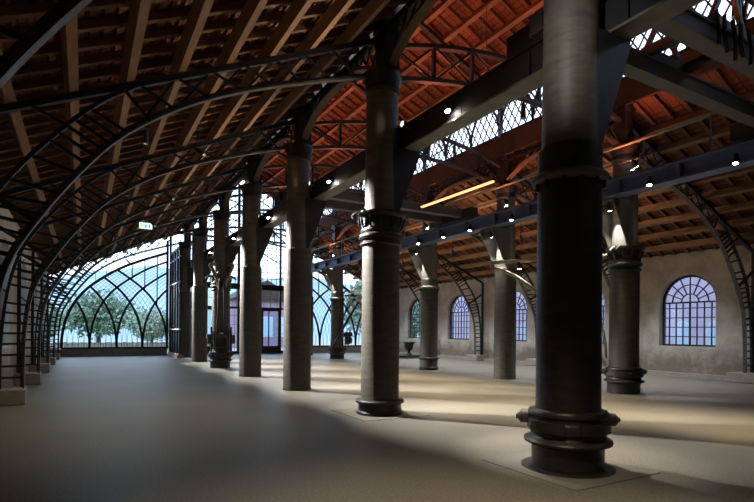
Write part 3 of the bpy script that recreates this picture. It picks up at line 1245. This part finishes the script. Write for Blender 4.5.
def jib_crane(loc, label, ang, reach, zt, wheel=False, gears=True, light=None, s0=(.40, 0)):
    root = thing('jib_crane', label, 'crane', loc, ang)
    mm = light or M['column_dark']
    for s in (-1, 1):
        m = MB()
        pth = [(s0[0], s0[1] + s * .16, .60), (reach, s * .07, zt - .12)]
        if light:
            pth = crom([(.40, s * .16, .60), (reach * .30, s * .14, 1.42), (reach * .62, s * .11, 2.35), (reach * .80, s * .09, 2.80), (reach * .92, s * .08, 2.98), (reach, s * .07, 3.05)], 5)
        m.tube(pth, .055 if wheel else .045, 8)
        m.build('strut', mm, root, 50)
        m = MB()
        m.tube([(.36, s * .15, zt), (reach + .1, s * .07, zt)], .035, 8)
        m.build('arm', mm, root, 50)
    m = MB()
    m.tube([(reach + .05, -.09, zt), (reach + .05, -.09, zt - .12), (reach + .05, .09, zt - .12), (reach + .05, .09, zt)], .03, 8)
    m.build('arm_head', mm, root, 50)
    m = MB()
    n = 14
    pts = []
    for i in range(n + 1):
        u = PI / 2 * i / n
        pts.append((.38 + (reach * .55) * (1 - math.cos(u)), 0, zt - .1 - reach * .75 * (1 - math.sin(u))))
    m.tube(pts, .03, 8)
    m.build('curved_brace', mm, root, 50)
    if wheel:
        R = .52
        c = (reach - .05, -.16, zt - .12)
        m = MB()
        m.tube([(c[0] + R * math.cos(2 * PI * i / 40), c[1], c[2] + R * math.sin(2 * PI * i / 40)) for i in range(40)], .055, 8, True)
        m.tube([(c[0] + .3 * R * math.cos(2 * PI * i / 24), c[1], c[2] + .3 * R * math.sin(2 * PI * i / 24)) for i in range(24)], .04, 8, True)
        for i in range(8):
            u = 2 * PI * i / 8
            m.bar((c[0], c[1], c[2]), (c[0] + R * math.cos(u), c[1], c[2] + R * math.sin(u)), .04, .05)
        m.build('spoked_wheel', M['iron_pale'], root, 40)
    if gears:
        m = MB()
        m.box((.42, -.26, .75), (.50, -.22, 1.35))
        m.box((.42, .22, .75), (.50, .26, 1.35))
        m.box((.36, -.26, .70), (.56, .26, .76))
        m.build('winch_frame', mm, root)
        m = MB()
        m.lathe([(.15, -.22), (.15, -.19), (.10, -.18), (.10, .18), (.15, .19), (.15, .22)], 20, (.47, 0, 1.18), 'Y')
        m.build('winch_drum', M['iron_edge'], root, 40)
        for (cx, cz, R, cy) in ((.52, .92, .20, -.31), (.60, 1.22, .13, -.31)):
            m = MB()
            prof = []
            T = 20
            for i in range(T * 4):
                u = 2 * PI * i / (T * 4)
                rr = R * (1.08 if (i // 2) % 2 else .95)
                prof.append((cx + rr * math.cos(u), cz + rr * math.sin(u)))
            m.prism(prof, cy - .03, cy + .03, 'XZ')
            m.build('gear', M['iron_edge'], root)
        m = MB()
        m.tube([(.60, -.34, 1.22), (.60, -.5, 1.22), (.78, -.5, 1.1), (.78, -.62, 1.1)], .018, 8)
        m.build('crank', M['iron_edge'], root, 50)
    return root


M['brass'] = mat('worn_brass_scroll', (.42, .34, .20), .4, .5, .5, 12, (.2, .15, .08))
M['iron_pale'] = mat('light_grey_iron', (.60, .60, .58), .5, .1, .5, 10, (.35, .35, .34))  # light grey for spoked wheel, cross rails and door handles
jib_crane((XB, YK[5], 0), 'jib crane with large spoked wheel on a column far across the nave', -.35, 1.15, 3.15, True, s0=(-.30, -.62))
jib_crane((XB, YK[1], 0), 'jib crane with lit slanting struts on the lit capital column, half behind the foreground column', math.radians(122), 3.1, 3.22, False, False, M['pale_lit'])
# gearing on the fifth left column
root = jib_crane((XA, YK[4], 0), 'ornate jib crane gearing clamped round the fifth left column', math.radians(-100), .75, 3.45, False, True)
for s in (-1, 1):
    m = MB()
    pts = []
    for i in range(15):
        u = i / 14
        pts.append((.42 + .1 * math.sin(u * 3), s * (.05 + .34 * u ** 1.3), 2.75 + .95 * u))
    for i in range(9):
        w = PI * i / 8
        pts.append((.42, s * (.39 - .07 + .07 * math.cos(w)), 3.70 + .07 * math.sin(w)))
    m.tube(pts, .06, 8)
    m.build('scroll_arm', M['brass'], root, 50)
    m = MB()
    m.prism([(.30, .62), (.62, .62), (.50, 1.5), (.34, 1.5)], s * .34 - .03, s * .34 + .03)
    m.build('side_frame', M['column_dark'], root)
    m = MB()
    m.lathe([(.0, -.05), (.16, -.05), (.17, 0), (.16, .05), (.0, .05)], 20, (.55, s * .42, 1.05), 'Y')
    m.build('gear_wheel', M['iron_edge'], root, 40)

# ------------------------------------------------------------------ urn on a low plinth
root = thing('plinth', 'low dark plinth carrying the cast iron urn in the right aisle', 'plinth', (15.0, 22.6, 0))
m = MB()
m.box((-1.0, -.6, 0), (1.0, .6, .10))
m.build('base', M['stone'], root)
m = MB()
m.box((-1.05, -.65, .10), (1.05, .65, .16))
m.build('top_slab', M['column_dark'], root)
root = thing('urn', 'dark cast iron urn with flared rim on a low plinth', 'urn', (14.85, 22.6, .16))
m = MB()
m.lathe([(.18, 0), (.18, .05), (.10, .09), (.07, .14), (.07, .2), (.13, .25), (.20, .32), (.235, .45), (.245, .55)], 32)
m.build('body', M['column_dark'], root, 40)
m = MB()
m.lathe([(.22, .54), (.25, .56), (.31, .62), (.34, .66), (.33, .68), (.27, .66), (.2, .64)], 32)
m.build('rim', M['column_dark'], root, 40)

# ------------------------------------------------------------------ glazed gable
mb = MB()
mb.box((XL, YF, 0), (XA - .5, YF + .3, .38))
mb.box((XB + .5, YF, 0), (XR, YF + .3, .38))
mb.box((XA - .5, YF, 0), (XB + .5, YF + .3, .06))
tag(mb.build('wall_front', M['sill_stone'] if 'sill_stone' in M else M['stone']), kind='structure')


def gable_window(idx, X0, X1, mirror):
    """quarter-arched window: springs at X0, high at X1 (left aisle); mirrored on the right"""
    root = tag(thing('window_%d' % idx, None, None, (0, YF + .12, 0)), kind='structure')
    W = X1 - X0
    z0 = .42

    def mx(x):
        return (rx(x) if mirror else x)
    # frame arc as function of distance from springing
    arc = crom([(0, .42), (.04, 1.1), (.22, 1.95), (.62, 2.8), (1.27, 3.57), (2.45, 4.44), (3.6, 5.0), (4.8, 5.48)], 18)

    def on_arc(t):
        for a, b in zip(arc, arc[1:]):
            if a[0] <= t <= b[0]:
                return a[1] + (b[1] - a[1]) * (t - a[0]) / max(b[0] - a[0], 1e-6)
        return arc[-1][1] if t > arc[-1][0] else z0
    m = MB()
    m.sweep([(mx(X0 + p[0]), 0, p[1]) for p in arc if p[0] <= W], (0, 1, 0), .12, .13)
    m.bar((mx(X0), 0, z0), (mx(X1), 0, z0), .12, .09)
    m.bar((mx(X1), 0, 0.38), (mx(X1), 0, zr(X1)), .12, .12)
    m.build('frame', M['iron'], root)

    def arcs(mb, step, w, t, offs):
        k = 0
        lim = int(W / step) + 1
        for k in range(0, lim):
            for mir in (0, 1):
                pts = []
                for p in arc:
                    tt = k * step + p[0] if not mir else W - k * step - p[0]
                    if -.001 <= tt <= W + .001 and p[1] <= on_arc(tt) + .01:
                        pts.append((mx(X0 + tt), offs, p[1]))
                if len(pts) > 2:
                    mb.sweep(pts, (0, 1, 0), w, t)
    m = MB()
    arcs(m, W / 4, .06, .105, -.02)
    for i in (5, 6, 7):
        t = W * (i / 8 + .02)
        zl = 0
        for a, b in zip(arc, arc[1:]):
            if a[0] <= W - t <= b[0]:
                zl = a[1]
        m.bar((mx(X0 + t), -.02, zl), (mx(X0 + t), -.02, on_arc(t)), .06, .05)
    m.build('tracery', M['iron'], root)
    m = MB()
    arcs(m, W / 20, .012, .014, 0)
    m.build('glazing_bars', M['iron'], root)
    # upper band between frame arc and roof
    m = MB()
    for t in [W * i / 10 for i in range(3, 10)]:
        m.bar((mx(X0 + t), 0, on_arc(t)), (mx(X0 + t), 0, zr(X0 + t) + .2), .02, .022)
    m.build('spandrel_bars', M['iron'], root)
    m = MB()
    poly = [(mx(X0), z0)] + [(mx(XL + .05), z0), (mx(XL + .05), zr(XL) + .2)] + [(mx(X1), zr(X1) + .2), (mx(X1), z0)]
    m.prism(poly, .02, .026)
    m.build('pane', M['glass'], root)
    return root


gable_window(1, -.93, 3.9, False)
gable_window(2, -.93, 3.9, True)

# nave gable: tall square grid with doors
root = tag(thing('window_3', None, None, (0, YF + .12, 0)), kind='structure')
NX0, NX1 = 4.0, 11.4


def ztop(x):
    return nofz(x, -.05) if XCA < x < XCB else ofz(XA, .1)


m = MB()
for x in (4.05, 5.2, 7.7, 10.2, 11.35):
    m.bar((x, 0, .06), (x, 0, ztop(x)), .12, .11)
m.box((NX0, -.06, 3.72), (NX1, .06, 4.05))
m.bar((NX0, 0, 2.66), (NX1, 0, 2.66), .12, .12)
m.bar((NX0, 0, 6.6), (NX1, 0, 6.6), .12, .10)
m.bar((NX0, 0, .12), (NX1, 0, .12), .12, .12)
m.build('frame', M['iron'], root)
m = MB()
x = NX0 + .27
while x < NX1:
    if abs(x - 5.77) > .6 and abs(x - 9.63) > .6:
        m.bar((x, 0, .1), (x, 0, 2.6), .015, .02)
    m.bar((x, 0, 4.05), (x, 0, ztop(x)), .03, .032)
    x += .27
x = NX0 + .4
while x < NX1:
    m.bar((x, 0, 2.66), (x, 0, 3.72), .015, .025)
    x += .4
z = 4.05 + .36
while z < 9.5:
    a, b = (NX0, NX1) if z < 7 else (max(XCA, XM - (ZRDG - z) / NS), min(XCB, XM + (ZRDG - z) / NS))
    if b > a:
        m.bar((a, 0, z), (b, 0, z), .03, .032)
    z += .36
m.bar((NX0, 0, 3.2), (NX1, 0, 3.2), .015, .022)
for z in (.7, 1.2, 1.7, 2.2):
    for a, b in ((NX0, 5.2), (6.4, 9.0), (10.2, NX1)):
        m.bar((a, 0, z), (b, 0, z), .015, .018)
m.build('glazing_bars', M['iron'], root)
m = MB()
for (x0, x1) in ((4.05, 7.7), (7.7, 11.35)):
    m.bar((x0, -.02, 4.1), (x1, -.02, 6.6), .03, .05) if False else None
for a, b in (((7.7, 6.6), (5.2, 5.3)), ((7.7, 6.6), (10.2, 5.3)), ((4.9, 6.6), (7.7, 8.6)), ((10.5, 6.6), (7.7, 8.6)), ((7.7, 6.6), (5.6, 8.2)), ((7.7, 6.6), (9.8, 8.2))):
    m.bar((a[0], -.03, a[1]), (b[0], -.03, b[1]), .04, .05)
m.build('braces', M['iron'], root)
m = MB()
m.prism([(NX0, .1), (NX1, .1), (NX1, ofz(XA, .1)), (XCB, ofz(XA, .1)), (XCB, ZE), (XM, ZRDG), (XCA, ZE), (XCA, ofz(XA, .1)), (NX0, ofz(XA, .1))], .02, .026)
m.build('pane', M['glass'], root)

M['door'] = mat('dark_door_frame', (.045, .03, .022), .5, .1, .4, 6)
for i, x0 in ((1, 9.03), (2, 5.2)):
    root = tag(thing('door_%d' % i, None, None, (x0, YF + .04, .06)), kind='structure')
    m = MB()
    m.box((0, -.03, 0), (1.14, .03, .40))
    m.box((0, -.03, .40), (.12, .03, 2.54))
    m.box((1.02, -.03, .40), (1.14, .03, 2.54))
    m.box((.12, -.03, 2.44), (1.02, .03, 2.54))
    m.box((.42, -.03, .4), (.48, .03, 2.44)) if i == 1 else m.box((.66, -.03, .4), (.72, .03, 2.44))
    m.build('door_frame', M['door'], root)
    m = MB()
    m.box((.1, -.004, .4), (1.04, .004, 2.46))
    m.build('pane', M['glass'], root)
    m = MB()
    m.tube([(.95, -.03, 1.0), (.95, -.09, 1.0), (.95, -.09, 1.3), (.95, -.03, 1.3)], .012, 8)
    m.build('door_handle', M['iron_pale'], root)

# folded glazed screen beside the gothic window
root = thing('glazed_screen', 'tall dark glazed screen standing end-on beside the gothic window', 'screen', (4.02, 26.0, 0))
m = MB()
m.box((-.12, 0, 0), (.12, 3.2, .2))
m.build('plinth', M['stone'], root)
m = MB()
for y in (.05, .85, 1.65, 2.45, 3.15):
    m.box((-.05, y - .045, .2), (.05, y + .045, 5.4))
m.box((-.05, 0, 5.3), (.05, 3.2, 5.4))
m.build('frame', M['iron'], root)
for z in (1.4, 3.7, 4.9):
    m = MB()
    m.box((-.04, 0, z - .025), (.04, 3.2, z + .025))
    m.build('cross_rail', M['iron_pale'], root)
m = MB()
m.box((-.006, .05, .2), (.0, 3.15, 5.3))
m.build('pane', M['glass'], root)

# ------------------------------------------------------------------ outside
M['ground'] = mat('pale_yard_paving', (.40, .39, .36), .9, 0, .5, .6, (.28, .28, .25))
M['grass'] = mat('lawn_green', (.16, .24, .08), .95, 0, .5, .8, (.10, .16, .05))
M['hill'] = mat('hazy_wooded_hill', (.36, .44, .52), 1, 0, .5, .12, (.25, .34, .34))  # distance haze is put into the blue grey colour
M['leaf'] = mat('tree_leaves', (.32, .42, .30), .8, 0, .6, 2.0, (.24, .33, .25))
M['bark'] = mat('tree_bark', (.12, .09, .07), .9, 0, .5, 6)
M['brick'] = brick_mat('violet_brick', (.42, .27, .33), (.37, .25, .32), (.4, .33, .37), 1, .5, .16, .9, 'XZ', .01, .5, .3)
M['render'] = brick_mat('violet_render', (.66, .52, .64), (.60, .50, .66), (.56, .48, .60), 1, .6, .3, .9, 'YZ', .01, .5, .2)
M['blue_pane'] = mat('painted_sky_reflection', (.55, .68, .85), .25)  # pale blue colour stands in for sky reflected in the panes
M['fence'] = mat('weathered_fence', (.24, .19, .20), .9, 0, .5, 2)
mb = MB()
mb.box((-60, -30, -.6), (90, 160, -.25))
tag(mb.build('ground', M['ground']), kind='structure')
mb = MB()
mb.box((-40, YF + 6, -.25), (9, 70, -.22))
tag(mb.build('lawn', M['grass']), kind='structure')
m = MB()
nx, ny = 40, 10
vs, fs = [], []
for j in range(ny + 1):
    for i in range(nx + 1):
        x = -90 + 260 * i / nx
        t = j / ny
        h = (13 + 4.0 * math.sin(x * .035 + .4) + 1.2 * math.sin(x * .13) + .6 * math.sin(x * .41 + j)) * math.sin(t * PI / 2) ** .9
        vs.append((x, 85 + 60 * t, -.4 + h))
for j in range(ny):
    for i in range(nx):
        a = j * (nx + 1) + i
        fs.append((a, a + 1, a + nx + 2, a + nx + 1))
m.add(vs, fs)
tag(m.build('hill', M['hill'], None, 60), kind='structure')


def tree(loc, h, r, label, src=None):
    if src is not None:
        c = copy_thing(src, loc, label, random.uniform(0, 6))
        c.scale = (r / 2.2, r / 2.2, h / 5.5)
        return c
    root = thing('tree', label, 'tree', loc, 0, 'trees outside the gable')
    m = MB()
    m.tube([(0, 0, 0), (.05, 0, 1.2), (0, .05, 2.4), (.05, 0, 3.6)], [.16, .13, .1, .05], 8)
    for i in range(5):
        u = 1.3 * i
        m.tube([(0, 0, 1.5 + .3 * i), (.9 * math.cos(u), .9 * math.sin(u), 2.4 + .4 * i)], [.06, .02], 6)
    m.build('trunk', M['bark'], root, 60)
    m = MB()
    rnd = random.Random(3)
    for i in range(2400):
        a, b = rnd.uniform(0, 2 * PI), math.acos(rnd.uniform(-1, 1))
        q = 2.2 * rnd.uniform(.45, 1) * (1 + .18 * math.sin(3 * a + 2 * b))
        c = V((q * math.sin(b) * math.cos(a), q * math.sin(b) * math.sin(a), 3.3 + 1.0 * q * math.cos(b)))
        u = V((rnd.uniform(-1, 1), rnd.uniform(-1, 1), rnd.uniform(-1, 1))).normalized() * .24
        w = u.cross(V((rnd.uniform(-1, 1), rnd.uniform(-1, 1), rnd.uniform(-1, 1)))).normalized() * .11
        m.add([c - u, c + w, c + u, c - w], [(0, 1, 2, 3)])
    m.build('crown', M['leaf'], root)
    root.scale = (r / 2.2, r / 2.2, h / 5.5)
    return root


t0 = tree((-3.2, 46, -.25), 3.8, 2.3, 'bushy green tree seen low through the left end of the gothic window')
for p, h, r, lab in (((1.2, 52, -.25), 4.9, 3.0, 'larger green tree seen through the middle of the gothic window'),
                     ((4.9, 46, -.25), 3.3, 1.9, 'small green tree seen through the right part of the gothic window'),
                     ((22.5, 41, -.25), 6.5, 2.3, 'green tree seen through the window behind the spoked wheel'),
                     ((28.2, 42, -.25), 5.5, 2.4, 'green tree outside, right of the one behind the spoked wheel')):
    tree(p, h, r, lab, t0)
root = thing('fence', 'low brownish board fence across the lawn outside the gothic window', 'fence', (0, 43, -.25))
m = MB()
for i in range(90):
    x = -9 + .2 * i
    m.box((x, -.015, 0), (x + .17, .015, .62 + .05 * math.sin(i * 2.3)))
m.build('boards', M['fence'], root)
m = MB()
m.box((-9, .015, .2), (9, .06, .3))
m.box((-9, .015, .48), (9, .06, .58))
m.build('rails', M['fence'], root)

# brick house behind the doors
root = thing('brick_house', 'violet brick house with pale windows outside the gable doors', 'building', (14.6, 46, -.25))
m = MB()
m.box((-3.2, 0, 0), (3.2, 6, 4.3))
m.build('wall', M['brick'], root)
m = MB()
m.prism([(-3.5, 4.25), (3.5, 4.25), (0, 6.2)], -.3, 6.3)
m.build('roof', M['wood_dark'], root)
for i in range(3):
    for j in range(1):
        x, z = -2.4 + 1.9 * i, 1.1
        m = MB()
        m.box((x - .08, -.06, z - .08), (x + 1.08, .02, z + 1.78))
        w = m.build('window', M['sign_body'], root)
        m = MB()
        m.box((x, -.08, z), (x + 1.0, -.05, z + 1.7))
        m.build('pane', M['blue_pane'], w)

# neighbouring building along the right side
root = thing('neighbour_building', 'violet rendered building with small arched windows outside the right wall windows', 'building', (22.0, 15, -.25))
m = MB()
m.box((0, -14, 0), (5, 16, 6.8))
m.build('wall', M['render'], root)
for i in range(17):
    y = -12.8 + 1.28 * i
    if y > 15:
        break
    m = MB()
    m.prism(arch_poly(y, .33, .9, 1.85, 8), -.03, .02, 'YZ')
    w = m.build('window', M['sign_body'], root)
    m = MB()
    m.prism(arch_poly(y, .27, .95, 1.85, 8), -.05, -.02, 'YZ')
    m.build('pane', M['blue_pane'], w)

# ------------------------------------------------------------------ sky
w = bpy.data.worlds.new('sky')
SC.world = w
w.use_nodes = True
nt = w.node_tree
bg = nt.nodes['Background']
tc = nt.nodes.new('ShaderNodeTexCoord')
sp = nt.nodes.new('ShaderNodeSeparateXYZ')
rp = nt.nodes.new('ShaderNodeValToRGB')
rp.color_ramp.elements[0].position = .0
rp.color_ramp.elements[0].color = (.86, .93, 1, 1)
rp.color_ramp.elements[1].position = .6
rp.color_ramp.elements[1].color = (.70, .83, 1, 1)
nt.links.new(tc.outputs['Generated'], sp.inputs[0])
nt.links.new(sp.outputs['Z'], rp.inputs['Fac'])
nt.links.new(rp.outputs['Color'], bg.inputs['Color'])
bg.inputs['Strength'].default_value = 1.5

# ------------------------------------------------------------------ camera
F_, TH, RO, YV, H = 514.0, math.radians(29.75), math.radians(.479), 330.9, 1.399
c = bpy.data.cameras.new('camera')
c.sensor_width = 36
c.lens = F_ / 754 * 36
c.shift_y = (YV - 251) / 754
c.clip_start = .05
c.clip_end = 400
cam = bpy.data.objects.new('camera', c)
COL.objects.link(cam)
S = V((math.cos(TH), -math.sin(TH), 0))
Fw = V((math.sin(TH), math.cos(TH), 0))
Z = V((0, 0, 1))
R = S * math.cos(RO) + Z * math.sin(RO)
U = Z * math.cos(RO) - S * math.sin(RO)
mt = Matrix((R, U, -Fw)).transposed().to_4x4()
mt.translation = V((0, 0, H))
cam.matrix_world = mt
SC.camera = cam

vs_ = SC.view_settings
vs_.view_transform = 'Standard'
vs_.look = 'None'
vs_.exposure = 1.3
vs_.gamma = 1
vs_.use_curve_mapping = False
SC.cycles.use_denoising = True
SC.cycles.max_bounces = 6
SC.cycles.diffuse_bounces = 3
SC.cycles.glossy_bounces = 2
SC.cycles.transparent_max_bounces = 12
SC.cycles.sample_clamp_indirect = 4
SC.cycles.caustics_reflective = False
SC.cycles.caustics_refractive = False
